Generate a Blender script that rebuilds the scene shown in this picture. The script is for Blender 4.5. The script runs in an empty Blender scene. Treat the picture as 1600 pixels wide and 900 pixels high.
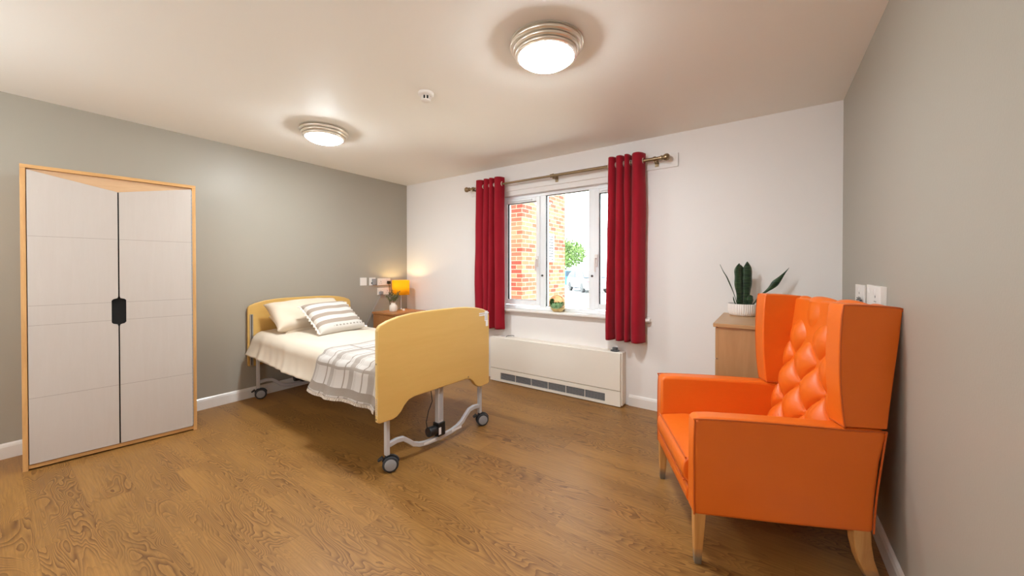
import bpy, bmesh, math, random
from mathutils import Vector, Matrix, noise
PI = math.pi
random.seed(7)
scn = bpy.context.scene
col = scn.collection

# ------------------------------------------------------------------ camera, world, exposure
ROOM_W, ROOM_H, ROOM_FRONT = 4.647, 2.4585, -5.40
CAM = Vector((4.2063, -3.4493, 1.27))
yaw, pitch, roll, focal, ppy = -0.6047, -0.0084, 0.0001, 574.1547, 426.0265
cy_, sy_, cp_, sp_ = math.cos(yaw), math.sin(yaw), math.cos(pitch), math.sin(pitch)
fw = Vector((sy_ * cp_, cy_ * cp_, sp_)); rt = Vector((cy_, -sy_, 0)); up = rt.cross(fw)
cam = bpy.data.cameras.new('camera'); cam_o = bpy.data.objects.new('camera', cam); col.objects.link(cam_o)
cam.sensor_width = 36; cam.sensor_fit = 'HORIZONTAL'; cam.lens = focal / 1600 * 36
cam.shift_y = -(450 - ppy) / 1600; cam.shift_x = -0.5 / 1600; cam.clip_start = 0.05; cam.clip_end = 400
cam_o.matrix_world = Matrix(((rt.x, up.x, -fw.x, CAM.x), (rt.y, up.y, -fw.y, CAM.y), (rt.z, up.z, -fw.z, CAM.z), (0, 0, 0, 1)))
scn.camera = cam_o
scn.view_settings.view_transform = 'Standard'; scn.view_settings.look = 'None'
scn.view_settings.gamma = 1; scn.view_settings.use_curve_mapping = False
scn.view_settings.exposure = 0.0
scn.cycles.max_bounces = 10; scn.cycles.diffuse_bounces = 7; scn.cycles.transparent_max_bounces = 16
scn.cycles.caustics_reflective = False; scn.cycles.caustics_refractive = False
scn.cycles.sample_clamp_indirect = 6
SKY_STRENGTH, SUN_STRENGTH, LAMP_STRENGTH = 8.5, 24.0, 158.0
FILL_STRENGTH = 48.0  # glow of the unseen globes added as fill light
LAMP_COLOR, SKY_COLOR = (.93, 1.0, 1.03, 1), (0.86, 0.95, 1.0, 1)
world = bpy.data.worlds.new('sky'); scn.world = world; world.use_nodes = True
bg = world.node_tree.nodes['Background']; bg.inputs[0].default_value = SKY_COLOR; bg.inputs[1].default_value = SKY_STRENGTH
sun = bpy.data.lights.new('sun', 'SUN'); sun.energy = SUN_STRENGTH; sun.angle = math.radians(2); sun.color = (1, .95, .86)
sun_o = bpy.data.objects.new('sun', sun); col.objects.link(sun_o)
sun_o.rotation_euler = Vector((-0.30, 0.02, -0.95)).to_track_quat('-Z', 'Y').to_euler(); sun_o.location = (8, 6, 9)
por = bpy.data.lights.new('window_portal', 'AREA'); por.shape = 'RECTANGLE'; por.size = 1.6; por.size_y = 1.26; por.cycles.is_portal = True
por_o = bpy.data.objects.new('window_portal', por); col.objects.link(por_o)
por_o.location = (2.475, .16, 1.46); por_o.rotation_euler = (math.radians(-90), 0, 0)

# ------------------------------------------------------------------ node helpers
def lin(r, g, b):
    f = lambda c: ((c / 255 + .055) / 1.055) ** 2.4 if c > 10.3 else c / 255 / 12.92
    return (f(r), f(g), f(b), 1)
class NT:
    def __init__(s, name):
        s.m = bpy.data.materials.new(name); s.m.use_nodes = True; s.t = s.m.node_tree
        s.t.nodes.clear()
    def n(s, typ, **kw):
        nd = s.t.nodes.new(typ)
        for k, v in kw.items():
            setattr(nd, k, v)
        return nd
    def link(s, a, b): s.t.links.new(a, b)
    def val(s, sock, v):
        if hasattr(v, 'is_linked') or hasattr(v, 'links'): s.link(v, sock)
        else: sock.default_value = v
    def math(s, op, a, b=None, c=None, clamp=False):
        nd = s.n('ShaderNodeMath', operation=op); nd.use_clamp = clamp
        s.val(nd.inputs[0], a)
        if b is not None: s.val(nd.inputs[1], b)
        if c is not None: s.val(nd.inputs[2], c)
        return nd.outputs[0]
    def mix(s, f, a, b, typ='MIX'):
        nd = s.n('ShaderNodeMix', data_type='RGBA', blend_type=typ)
        s.val(nd.inputs[0], f); s.val(nd.inputs[6], a); s.val(nd.inputs[7], b)
        return nd.outputs[2]
    def coord(s, which='Object'): return s.n('ShaderNodeTexCoord').outputs[which]
    def mapping(s, vec, scale=(1, 1, 1), loc=(0, 0, 0), rot=(0, 0, 0)):
        nd = s.n('ShaderNodeMapping'); s.link(vec, nd.inputs[0])
        nd.inputs['Scale'].default_value = scale; nd.inputs['Location'].default_value = loc; nd.inputs['Rotation'].default_value = rot
        return nd.outputs[0]
    def noise(s, vec, scale, detail=3, rough=.5, dist=0):
        nd = s.n('ShaderNodeTexNoise'); s.link(vec, nd.inputs['Vector'])
        nd.inputs['Scale'].default_value = scale; nd.inputs['Detail'].default_value = detail
        nd.inputs['Roughness'].default_value = rough; nd.inputs['Distortion'].default_value = dist
        return nd.outputs[0]
    def ramp(s, f, stops):
        nd = s.n('ShaderNodeValToRGB'); s.link(f, nd.inputs[0]); e = nd.color_ramp.elements
        while len(e) < len(stops): e.new(.5)
        for i, (p, c) in enumerate(stops):
            e[i].position = p; e[i].color = c
        return nd.outputs[0]
    def bsdf(s, color, rough=.5, metal=0, bump=None, bump_s=.2, bump_d=.01, spec=.5, **kw):
        b = s.n('ShaderNodeBsdfPrincipled')
        s.val(b.inputs['Base Color'], color); s.val(b.inputs['Roughness'], rough); s.val(b.inputs['Metallic'], metal)
        b.inputs['Specular IOR Level'].default_value = spec
        for k, v in kw.items(): s.val(b.inputs[k.replace('_', ' ')], v)
        if bump is not None:
            bn = s.n('ShaderNodeBump'); bn.inputs['Strength'].default_value = bump_s; bn.inputs['Distance'].default_value = bump_d
            s.link(bump, bn.inputs['Height']); s.link(bn.outputs[0], b.inputs['Normal'])
        return b.outputs[0]
    def out(s, sh):
        o = s.n('ShaderNodeOutputMaterial'); s.link(sh, o.inputs[0]); return s.m

def plain(name, c, rough=.5, metal=0, spec=.5, nscale=30, var=.04, bump=.0, **kw):
    t = NT(name); co = t.coord(); nz = t.noise(co, nscale, 4)
    c2 = tuple(x * (1 - var * 2) for x in c[:3]) + (1,)
    cc = t.mix(nz, c, c2)
    return t.out(t.bsdf(cc, rough, metal, nz if bump else None, bump, .004, spec, **kw))
def wood(name, light, dark, scale=(2, 30, 30), rough=.45, contrast=.5, bump=.05):
    t = NT(name); co = t.mapping(t.coord(), scale)
    a = t.noise(co, 1.0, 5, .6, .6); b = t.noise(co, 6, 3, .6)
    f = t.math('ADD', t.math('MULTIPLY', a, .75), t.math('MULTIPLY', b, .25))
    r = t.ramp(f, [(.5 - contrast * .35, dark), (.5 + contrast * .35, light)])
    return t.out(t.bsdf(r, rough, 0, f, bump, .002))

def painted(name, c, rough=.6, mottled=.02, bump=.12, spec=.35):
    t = NT(name); co = t.coord('Object'); big = t.noise(co, .8, 3); fine = t.noise(co, 160, 3)
    cc = t.mix(big, tuple(x * (1 - mottled) for x in c[:3]) + (1,), tuple(min(1, x * (1 + mottled)) for x in c[:3]) + (1,))
    return t.out(t.bsdf(cc, rough, 0, fine, bump, .002, spec))

M = {}
M['wall_grey'] = painted('paint_grey', lin(164, 158, 146), .42)
M['wall_white'] = painted('paint_offwhite', lin(237, 233, 231), .45)
M['ceiling'] = painted('paint_ceiling', lin(244, 241, 235), .6, bump=.05)
M['gloss_white'] = plain('gloss_white', lin(236, 232, 228), .25, nscale=8, var=.01)
M['upvc'] = plain('upvc_white', lin(246, 250, 254), .3, nscale=6, var=.01)
M['plate'] = plain('plate_white', lin(238, 232, 226), .35, nscale=6, var=.01)
M['rad'] = plain('cream_metal', lin(238, 231, 220), .42, nscale=5, var=.01)
M['dark'] = plain('dark_void', lin(10, 9, 9), .8, var=.05)
M['black'] = plain('black_plastic', lin(22, 22, 24), .4, var=.05)
M['rubber'] = plain('grey_black_rubber', lin(42, 44, 48), .55, var=.05)
M['grey'] = plain('grey_plastic', lin(150, 150, 152), .45, var=.03)
M['greydark'] = plain('slate_plastic', lin(85, 88, 90), .5, var=.03)
M['steel'] = plain('steel_painted', lin(205, 205, 208), .35, .25, nscale=12, var=.02)
M['alu'] = plain('aluminium', lin(200, 202, 205), .3, .9, nscale=20, var=.03)
M['nickel'] = plain('satin_nickel', lin(246, 240, 230), .28, .8, nscale=15, var=.02)
M['bronze'] = plain('bronze_pole', lin(150, 128, 98), .3, .85, nscale=15, var=.04)
M['chrome'] = plain('chrome', lin(225, 225, 228), .12, 1.0, nscale=15, var=.02)
M['door'] = wood('wardrobe_door', lin(194, 184, 176), lin(190, 179, 170), (30, 30, 2.5), .5, .6, .03)
M['groove_line'] = plain('groove_line', lin(158, 146, 136), .7)
M['oak_edge'] = wood('oak_laminate', lin(216, 168, 108), lin(190, 140, 84), (25, 2.5, 25), .45)
M['oak_up'] = wood('oak_upright', lin(216, 168, 108), lin(190, 140, 84), (25, 25, 2.5), .45)
M['oak_fascia'] = wood('oak_fascia', lin(212, 176, 138), lin(198, 158, 118), (25, 3, 25), .45)
M['beech'] = wood('beech_laminate', lin(222, 182, 108), lin(213, 171, 94), (14, 1.2, 10), .38, .7, .02)
M['beech_edge'] = plain('beech_edging', lin(232, 198, 128), .4, nscale=10, var=.03)
M['cab_wood'] = wood('chest_oak', lin(190, 148, 102), lin(158, 116, 74), (9, 9, 1.1), .4, .9, .04)
M['cab_top'] = wood('chest_top_oak', lin(192, 150, 104), lin(160, 120, 78), (1.2, 12, 12), .35, .9, .03)
M['side_wood'] = wood('bedside_oak', lin(190, 130, 76), lin(160, 104, 56), (12, 2, 12), .4, .8, .03)
M['leg_wood'] = wood('beech_leg', lin(206, 152, 88), lin(184, 126, 66), (30, 30, 3), .4)

# leather
t = NT('orange_vinyl'); co = t.coord(); nz = t.noise(co, 4, 3); fine = t.noise(co, 380, 2)
wr = t.noise(t.mapping(co, (3, 3, 9)), 3, 4, .6, .8)
h = t.math('ADD', t.math('MULTIPLY', fine, .25), wr)
M['leather'] = t.out(t.bsdf(t.mix(nz, lin(228, 112, 30), lin(218, 101, 24)), .40, 0, h, .12, .012, .42))
M['piping'] = plain('orange_piping', lin(196, 88, 26), .4, var=.03)
# leg with a worn grey foot
t = NT('worn_leg'); co = t.coord(); z = t.n('ShaderNodeSeparateXYZ'); t.link(co, z.inputs[0])
nz = t.noise(t.mapping(co, (30, 30, 3)), 1, 4, .6, .5)
wd = t.ramp(nz, [(.3, lin(184, 124, 64)), (.7, lin(208, 154, 90))])
f = t.math('SUBTRACT', .055, z.outputs[2]); f = t.math('ADD', f, t.math('MULTIPLY', t.noise(co, 40, 3), .03)); f = t.math('MULTIPLY', f, 25, clamp=True)
M['worn_leg'] = t.out(t.bsdf(t.mix(f, wd, lin(118, 104, 88)), .45))

# floor: vinyl oak planks, running along x
t = NT('oak_vinyl_planks'); co = t.coord(); s = t.n('ShaderNodeSeparateXYZ'); t.link(co, s.inputs[0]); X, Y = s.outputs[0], s.outputs[1]
PW, PL = .184, 1.22
yr = t.math('DIVIDE', Y, PW); row = t.math('FLOOR', yr); fy = t.math('FRACT', yr)
wn = t.n('ShaderNodeTexWhiteNoise', noise_dimensions='1D'); t.link(row, wn.inputs['W'])
xr = t.math('ADD', t.math('DIVIDE', X, PL), wn.outputs[0]); colm = t.math('FLOOR', xr); fx = t.math('FRACT', xr)
cb = t.n('ShaderNodeCombineXYZ'); t.link(row, cb.inputs[0]); t.link(colm, cb.inputs[1])
w2 = t.n('ShaderNodeTexWhiteNoise', noise_dimensions='3D'); t.link(cb.outputs[0], w2.inputs['Vector']); rnd = w2.outputs[0]
gx = t.math('ADD', t.math('MULTIPLY', X, 1.0), t.math('MULTIPLY', rnd, 37)); gy = t.math('ADD', Y, t.math('MULTIPLY', rnd, 11))
gv = t.n('ShaderNodeCombineXYZ'); t.link(gx, gv.inputs[0]); t.link(gy, gv.inputs[1])
n1 = t.noise(t.mapping(gv.outputs[0], (1.5, 8.0, 1)), 1.0, 2.2, .45, .4)
wob = t.noise(t.mapping(gv.outputs[0], (26, 40, 1)), 1.0, 2, .5)
ph = t.math('ADD', t.math('MULTIPLY', n1, 34), t.math('MULTIPLY', wob, .34))
ring = t.math('FRACT', ph); ring = t.math('POWER', ring, 1.6)
amt = t.noise(t.mapping(gv.outputs[0], (.9, 3.5, 1), (5, 5, 0)), 1.0, 2, .5)
amt = t.math('MULTIPLY', t.math('SUBTRACT', amt, .36, clamp=True), 5.0, clamp=True)
fib = t.noise(t.mapping(gv.outputs[0], (5, 130, 1)), 1.0, 3, .6)
base = t.ramp(fib, [(.3, lin(146, 103, 52)), (.7, lin(172, 125, 66))])
base = t.mix(t.math('MULTIPLY', ring, amt), base, lin(108, 70, 34))
tone = t.math('ADD', .80, t.math('MULTIPLY', rnd, .13))
hs = t.n('ShaderNodeHueSaturation'); t.link(base, hs.inputs['Color']); t.link(tone, hs.inputs['Value'])
ey = t.math('MINIMUM', fy, t.math('SUBTRACT', 1, fy)); ex = t.math('MINIMUM', fx, t.math('SUBTRACT', 1, fx))
seam = t.math('MAXIMUM', t.math('LESS_THAN', ey, .006), t.math('LESS_THAN', ex, .001))
fc = t.mix(t.math('MULTIPLY', seam, .38), hs.outputs[0], lin(110, 74, 40))
rg = t.math('ADD', .34, t.math('MULTIPLY', fib, .14))
M['floor'] = t.out(t.bsdf(fc, rg, 0, t.math('ADD', fib, t.math('MULTIPLY', ring, -.4)), .08, .002, .4))

# brick
t = NT('red_brick'); co = t.coord(); s = t.n('ShaderNodeSeparateXYZ'); t.link(co, s.inputs[0])
cv = t.n('ShaderNodeCombineXYZ'); t.link(t.math('ADD', s.outputs[0], s.outputs[1]), cv.inputs[0]); t.link(s.outputs[2], cv.inputs[1])
bt = t.n('ShaderNodeTexBrick'); t.link(cv.outputs[0], bt.inputs['Vector']); bt.inputs['Scale'].default_value = 1
bt.inputs['Brick Width'].default_value = .225; bt.inputs['Row Height'].default_value = .075; bt.inputs['Mortar Size'].default_value = .006
bt.inputs['Color1'].default_value = lin(122, 52, 40); bt.inputs['Color2'].default_value = lin(156, 104, 76); bt.inputs['Mortar'].default_value = lin(140, 126, 108)
bt.inputs['Bias'].default_value = -.1
M['brick'] = t.out(t.bsdf(bt.outputs[0], .85, 0, bt.outputs[1], -.3, .01, .2))

def fabric(name, c, c2=None, transl=.0, scale=260, rough=.9, bump=.15, wr=0):
    t = NT(name); co = t.coord(); nz = t.noise(t.mapping(co, (1, 1, .25)), scale, 3); big = t.noise(co, 5, 3)
    cc = t.mix(big, c, c2 or tuple(x * .93 for x in c[:3]) + (1,))
    h = t.math('ADD', nz, t.math('MULTIPLY', t.noise(co, 9, 4, .55, .6), wr)) if wr else nz
    p = t.bsdf(cc, rough, 0, h, bump, .003, .15, Sheen_Weight=.15)
    if transl:
        tr = t.n('ShaderNodeBsdfTranslucent'); t.link(cc, tr.inputs[0]); mx = t.n('ShaderNodeMixShader'); mx.inputs[0].default_value = transl
        t.link(p, mx.inputs[1]); t.link(tr.outputs[0], mx.inputs[2]); p = mx.outputs[0]
    return t.out(p)
M['curtain'] = fabric('crimson_curtain', lin(182, 36, 54), lin(168, 28, 46), .30, 320, .75)
M['duvet'] = fabric('cream_duvet', lin(219, 207, 190), lin(215, 202, 184), 0, 300, .85, .12, 1.2)
M['pillow'] = fabric('cream_pillow', lin(219, 204, 184), lin(214, 197, 176), 0, 300, .85, .12, 1.2)
M['mattress'] = fabric('mattress', lin(214, 210, 200))
M['fringe'] = fabric('fringe', lin(240, 232, 220), lin(222, 210, 198))
# striped cushion (uv: u across, v from bottom 0 to top 1)
t = NT('striped_linen'); uv = t.n('ShaderNodeUVMap'); s = t.n('ShaderNodeSeparateXYZ'); t.link(uv.outputs[0], s.inputs[0])
v = s.outputs[1]; u_ = s.outputs[0]
st = t.math('GREATER_THAN', t.math('FRACT', t.math('ADD', t.math('MULTIPLY', v, 4.4), .772)), .52)
st = t.math('MULTIPLY', st, t.math('GREATER_THAN', v, .15))
c = t.mix(st, lin(206, 200, 192), lin(160, 145, 132))
row_ = t.math('MULTIPLY', t.math('GREATER_THAN', v, .075), t.math('LESS_THAN', v, .105))
dash = t.math('MULTIPLY', row_, t.math('GREATER_THAN', t.math('FRACT', t.math('MULTIPLY', u_, 13)), .45))
dash = t.math('MULTIPLY', dash, t.math('GREATER_THAN', u_, .3))
c = t.mix(t.math('MULTIPLY', dash, .7), c, lin(120, 108, 96))
M['stripe'] = t.out(t.bsdf(c, .9, 0, t.noise(t.coord(), 300, 3), .2, .003, .15))
# plaid throw (uv in metres: u along the bed, v = distance from the near hem)
t = NT('plaid_throw'); uv = t.n('ShaderNodeUVMap'); s = t.n('ShaderNodeSeparateXYZ'); t.link(uv.outputs[0], s.inputs[0])
U, V = s.outputs[0], s.outputs[1]
def band(x, a, b): return t.math('MULTIPLY', t.math('GREATER_THAN', x, a), t.math('LESS_THAN', x, b))
fu = t.math('FRACT', t.math('DIVIDE', U, .225)); fv = t.math('FRACT', t.math('DIVIDE', t.math('ADD', V, .02), .25))
g = band(fu, .07, .12); g2 = band(fu, .30, .56); g3 = band(fu, .62, .65); g4 = band(fu, .70, .72)
k = band(fv, .84, .92); k2 = band(V, .012, .065); k3 = band(fv, .30, .33)
strp = t.math('MAXIMUM', t.math('MAXIMUM', t.math('MULTIPLY', g, .85), t.math('MULTIPLY', g2, .62)), t.math('MULTIPLY', t.math('MAXIMUM', g3, g4), .5))
strp = t.math('MAXIMUM', strp, t.math('MAXIMUM', t.math('MULTIPLY', k, .7), t.math('MULTIPLY', k3, .3)))
strp = t.math('MAXIMUM', strp, t.math('MULTIPLY', k2, .9))
wv = t.noise(t.mapping(t.coord(), (1, 1, 1)), 420, 2)
strp = t.math('MULTIPLY', strp, t.math('ADD', .75, t.math('MULTIPLY', wv, .5)))
M['throw'] = t.out(t.bsdf(t.mix(strp, lin(204, 198, 193), lin(140, 127, 116)), .95, 0, wv, .3, .003, .1))

def emit(name, c, s):
    t = NT(name); e = t.n('ShaderNodeEmission'); e.inputs[0].default_value = c; e.inputs[1].default_value = s; return t.out(e.outputs[0])
M['diffuser'] = emit('lit_diffuser', LAMP_COLOR, LAMP_STRENGTH)
M['bulb'] = emit('lit_bulb', (1, .74, .36, 1), 190)
t = NT('yellow_shade'); p = t.bsdf(lin(253, 206, 40), .8); tr = t.n('ShaderNodeBsdfTranslucent'); tr.inputs[0].default_value = lin(255, 214, 50)
mx = t.n('ShaderNodeMixShader'); mx.inputs[0].default_value = .6; t.link(p, mx.inputs[1]); t.link(tr.outputs[0], mx.inputs[2])
M['shade'] = t.out(mx.outputs[0])
t = NT('window_glass'); tr = t.n('ShaderNodeBsdfTransparent'); tr.inputs[0].default_value = (.97, .985, .98, 1); gl = t.n('ShaderNodeBsdfGlossy'); gl.inputs['Roughness'].default_value = .02
fr = t.n('ShaderNodeFresnel'); fr.inputs[0].default_value = 1.35; mx = t.n('ShaderNodeMixShader'); t.link(fr.outputs[0], mx.inputs[0]); t.link(tr.outputs[0], mx.inputs[1]); t.link(gl.outputs[0], mx.inputs[2])
M['glass'] = t.out(mx.outputs[0])
t = NT('amber_glass'); tr = t.n('ShaderNodeBsdfTransparent'); tr.inputs[0].default_value = (1, .96, .86, 1); d = t.bsdf(lin(255, 244, 210), .2)
mx = t.n('ShaderNodeMixShader'); mx.inputs[0].default_value = .20; t.link(tr.outputs[0], mx.inputs[1]); t.link(d, mx.inputs[2])
M['amber'] = t.out(mx.outputs[0])
M['sand'] = plain('pale_sand', lin(236, 212, 150), .9, nscale=90, var=.08)
M['leaf'] = plain('succulent_leaf', lin(70, 120, 62), .5, nscale=25, var=.2)
M['leaf_pale'] = plain('succulent_pale', lin(150, 190, 140), .5, nscale=25, var=.1)
M['leaf_euc'] = plain('sprig_leaf', lin(118, 136, 84), .6, nscale=25, var=.2)
M['stem'] = plain('brown_stem', lin(92, 72, 48), .7)
M['soil'] = plain('soil', lin(48, 36, 28), .95, nscale=120, var=.3, bump=.4)
M['ceramic'] = plain('white_ceramic', lin(240, 234, 230), .3, nscale=6, var=.01)
M['ceramic_matt'] = plain('matt_vase', lin(232, 222, 210), .6, nscale=40, var=.04, bump=.2)
t = NT('snake_leaf'); co = t.coord(); w_ = t.noise(t.mapping(co, (6, 6, 60)), 1.2, 3, .6, 1.2)
M['snake'] = t.out(t.bsdf(t.ramp(w_, [(.4, lin(24, 44, 30)), (.62, lin(58, 84, 52))]), .38))
M['tarmac'] = plain('pale_tarmac', lin(214, 213, 210), .9, nscale=3, var=.05)
M['grass'] = plain('dry_grass', lin(118, 114, 52), .9, nscale=12, var=.15, bump=.5)
M['foliage'] = plain('tree_foliage', lin(74, 102, 40), .8, nscale=8, var=.2)
M['bark'] = plain('bark', lin(120, 100, 80), .9)
M['car_white'] = plain('car_white', lin(120, 121, 124), .4)
M['car_blue'] = plain('car_blue', lin(50, 104, 150), .4)
M['car_glass'] = plain('car_glass', lin(40, 55, 68), .4)
M['red_lamp'] = plain('car_red_lamp', lin(210, 60, 70), .3)
M['tape'] = plain('white_label', lin(238, 236, 236), .5, nscale=10, var=.01)
M['print'] = plain('grey_print', lin(150, 158, 176), .6)

# ------------------------------------------------------------------ mesh builder
class MB:
    def __init__(s): s.bm = bmesh.new(); s.uv = None
    def face(s, vs):
        try: return s.bm.faces.new(vs)
        except ValueError: return None
    def box(s, x0, x1, y0, y1, z0, z1):
        v = [s.bm.verts.new(p) for p in ((x0, y0, z0), (x1, y0, z0), (x1, y1, z0), (x0, y1, z0), (x0, y0, z1), (x1, y0, z1), (x1, y1, z1), (x0, y1, z1))]
        for f in ((0, 3, 2, 1), (4, 5, 6, 7), (0, 1, 5, 4), (1, 2, 6, 5), (2, 3, 7, 6), (3, 0, 4, 7)): s.face([v[i] for i in f])
        return s
    def hexa(s, b, tp):   # bottom quad, top quad (lists of 4 points, counter-clockwise from above)
        v = [s.bm.verts.new(p) for p in list(b) + list(tp)]
        for f in ((0, 3, 2, 1), (4, 5, 6, 7), (0, 1, 5, 4), (1, 2, 6, 5), (2, 3, 7, 6), (3, 0, 4, 7)): s.face([v[i] for i in f])
        return s
    def prism(s, pts, axis, a, b):  # pts in the other two axes (cyclic order)
        def P(p, d): return {'x': (d, p[0], p[1]), 'y': (p[0], d, p[1]), 'z': (p[0], p[1], d)}[axis]
        A = [s.bm.verts.new(P(p, a)) for p in pts]; B = [s.bm.verts.new(P(p, b)) for p in pts]; n = len(pts)
        s.face(A); s.face(B[::-1])
        for i in range(n): s.face([A[i], B[i], B[(i + 1) % n], A[(i + 1) % n]])
        return s
    def tube(s, path, r, n=10, caps=True, squash=None):
        path = [Vector(p) for p in path]; rings = []; prev = None
        for i, p in enumerate(path):
            d = (path[min(i + 1, len(path) - 1)] - path[max(i - 1, 0)])
            d = d.normalized() if d.length > 1e-9 else Vector((0, 0, 1))
            if prev is None:
                a = d.orthogonal().normalized() if abs(d.z) > .9 else Vector((0, 0, 1)).cross(d).normalized()
            else:
                a = prev - d * prev.dot(d); a = a.normalized() if a.length > 1e-6 else d.orthogonal().normalized()
            prev = a; b = d.cross(a); rr = r(i / (len(path) - 1)) if callable(r) else r
            rings.append([s.bm.verts.new(p + a * math.cos(q) * rr + b * math.sin(q) * rr * (squash or 1)) for q in [2 * PI * k / n for k in range(n)]])
        for i in range(len(rings) - 1):
            for k in range(n): s.face([rings[i][k], rings[i][(k + 1) % n], rings[i + 1][(k + 1) % n], rings[i + 1][k]])
        if caps: s.face(rings[0][::-1]); s.face(rings[-1])
        return s
    def rect_tube(s, path, w, h, side):   # side: constant width direction
        side = Vector(side).normalized(); rings = []; path = [Vector(p) for p in path]
        for i, p in enumerate(path):
            d = (path[min(i + 1, len(path) - 1)] - path[max(i - 1, 0)]).normalized(); u = d.cross(side).normalized()
            rings.append([s.bm.verts.new(p + side * (a * w / 2) + u * (b * h / 2)) for a, b in ((-1, -1), (1, -1), (1, 1), (-1, 1))])
        for i in range(len(rings) - 1):
            for k in range(4): s.face([rings[i][k], rings[i][(k + 1) % 4], rings[i + 1][(k + 1) % 4], rings[i + 1][k]])
        s.face(rings[0][::-1]); s.face(rings[-1]); return s
    def lathe(s, prof, n=32, c=(0, 0, 0), mat=None):
        rings = []
        for r, z in prof:
            if r < 1e-6: rings.append([s.bm.verts.new((0, 0, z))])
            else: rings.append([s.bm.verts.new((r * math.cos(2 * PI * k / n), r * math.sin(2 * PI * k / n), z)) for k in range(n)])
        allv = [v for r in rings for v in r]
        for i in range(len(rings) - 1):
            A, B = rings[i], rings[i + 1]
            for k in range(n):
                k2 = (k + 1) % n
                if len(A) == 1 and len(B) == 1: continue
                if len(A) == 1: s.face([A[0], B[k2], B[k]])
                elif len(B) == 1: s.face([A[k], A[k2], B[0]])
                else: s.face([A[k], A[k2], B[k2], B[k]])
        mt = (mat or Matrix.Identity(4))
        for v in allv: v.co = mt @ v.co + Vector(c)
        return s
    def grid(s, fn, nu, nv, uvfn=None, closed_u=False):
        V = [[s.bm.verts.new(fn(i / nu, j / nv)) for j in range(nv + 1)] for i in range(nu if closed_u else nu + 1)]
        if uvfn and s.uv is None: s.uv = s.bm.loops.layers.uv.new('UVMap')
        for i in range(nu):
            for j in range(nv):
                i2 = (i + 1) % nu if closed_u else i + 1
                f = s.face([V[i][j], V[i2][j], V[i2][j + 1], V[i][j + 1]])
                if f and uvfn:
                    for l, (a, b) in zip(f.loops, ((i, j), (i + 1, j), (i + 1, j + 1), (i, j + 1))): l[s.uv].uv = uvfn(a / nu, b / nv)
        return s
    def ball(s, c, r, n=12, sc=(1, 1, 1)):
        m = Matrix.Translation(c) @ Matrix.Diagonal((r * sc[0], r * sc[1], r * sc[2], 1))
        bmesh.ops.create_uvsphere(s.bm, u_segments=n, v_segments=max(6, n // 2), radius=1, matrix=m); return s
    def build(s, name, mat, parent=None, bevel=0, seg=2, smooth=True, solid=0, subsurf=0, sharp=40, recalc=True):
        if recalc: bmesh.ops.recalc_face_normals(s.bm, faces=s.bm.faces)
        me = bpy.data.meshes.new(name); s.bm.to_mesh(me); s.bm.free()
        me.materials.append(mat if not isinstance(mat, str) else M[mat])
        o = bpy.data.objects.new(name, me); col.objects.link(o)
        if parent: o.parent = parent
        if smooth:
            me.shade_smooth(); me.set_sharp_from_angle(angle=math.radians(sharp))
        if solid: m = o.modifiers.new('s', 'SOLIDIFY'); m.thickness = solid; m.offset = 0
        if bevel:
            m = o.modifiers.new('b', 'BEVEL'); m.width = bevel; m.segments = seg; m.limit_method = 'ANGLE'; m.angle_limit = math.radians(35); m.harden_normals = bool(smooth)
            if smooth: me.shade_smooth()
        if subsurf: m = o.modifiers.new('u', 'SUBSURF'); m.levels = subsurf; m.render_levels = subsurf
        return o
def tag(o, label=None, cat=None, group=None, kind=None):
    if label: o['label'] = label
    if cat: o['category'] = cat
    if group: o['group'] = group
    if kind: o['kind'] = kind
    return o
def empty(name, loc=(0, 0, 0), rz=0, **kw):
    o = bpy.data.objects.new(name, None); col.objects.link(o); o.location = loc; o.rotation_euler = (0, 0, rz); o.empty_display_size = .1
    return tag(o, **kw)
def struct(o): o['kind'] = 'structure'; return o
def arc(c, r, a0, a1, n): return [(c[0] + r * math.cos(a0 + (a1 - a0) * k / n), c[1] + r * math.sin(a0 + (a1 - a0) * k / n)) for k in range(n + 1)]
def torus(mb, c, R, r, axis='x', n=24, m=8):
    pts = []
    for k in range(n + 1):
        a = 2 * PI * k / n; ca, sa = math.cos(a) * R, math.sin(a) * R
        pts.append(Vector(c) + Vector({'x': (0, ca, sa), 'y': (ca, 0, sa), 'z': (ca, sa, 0)}[axis]))
    return mb.tube(pts, r, m, caps=False)

# ------------------------------------------------------------------ room shell
W, H, F = ROOM_W, ROOM_H, ROOM_FRONT
WX0, WX1, WZ0, WZ1 = 1.655, 3.30, .80, 2.113
struct(MB().box(-.2, W + .2, F - .2, .13, -.1, 0).build('floor', 'floor', smooth=False))
struct(MB().box(-.2, W + .2, F - .2, .13, H, H + .1).build('ceiling', 'ceiling', smooth=False))
struct(MB().box(-.2, 0, F - .2, .13, 0, H).build('wall_left', 'wall_grey', smooth=False))
struct(MB().box(W, W + .2, F - .2, .13, 0, H).build('wall_right', 'wall_grey', smooth=False))
struct(MB().box(0, W, F - .2, F, 0, H).build('wall_front', 'wall_white', smooth=False))
m = MB(); m.box(0, WX0, 0, .13, 0, H); m.box(WX1, W, 0, .13, 0, H); m.box(WX0, WX1, 0, .13, 0, WZ0); m.box(WX0, WX1, 0, .13, WZ1, H)
struct(m.build('wall_back', 'wall_white', smooth=False))
def skirting(name, pts_axis, a, b, at, sgn):
    m = MB(); prof = [(0, 0), (.016, 0), (.016, .078), (.011, .094), (.004, .1025), (0, .1025)]
    m.prism([(at + sgn * p, z) for p, z in prof], pts_axis, a, b); return struct(m.build(name, 'gloss_white', smooth=False, bevel=.001))
skirting('baseboard_left', 'y', F, 0, 0, 1)
skirting('baseboard_right', 'y', F, 0, W, -1)
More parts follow.
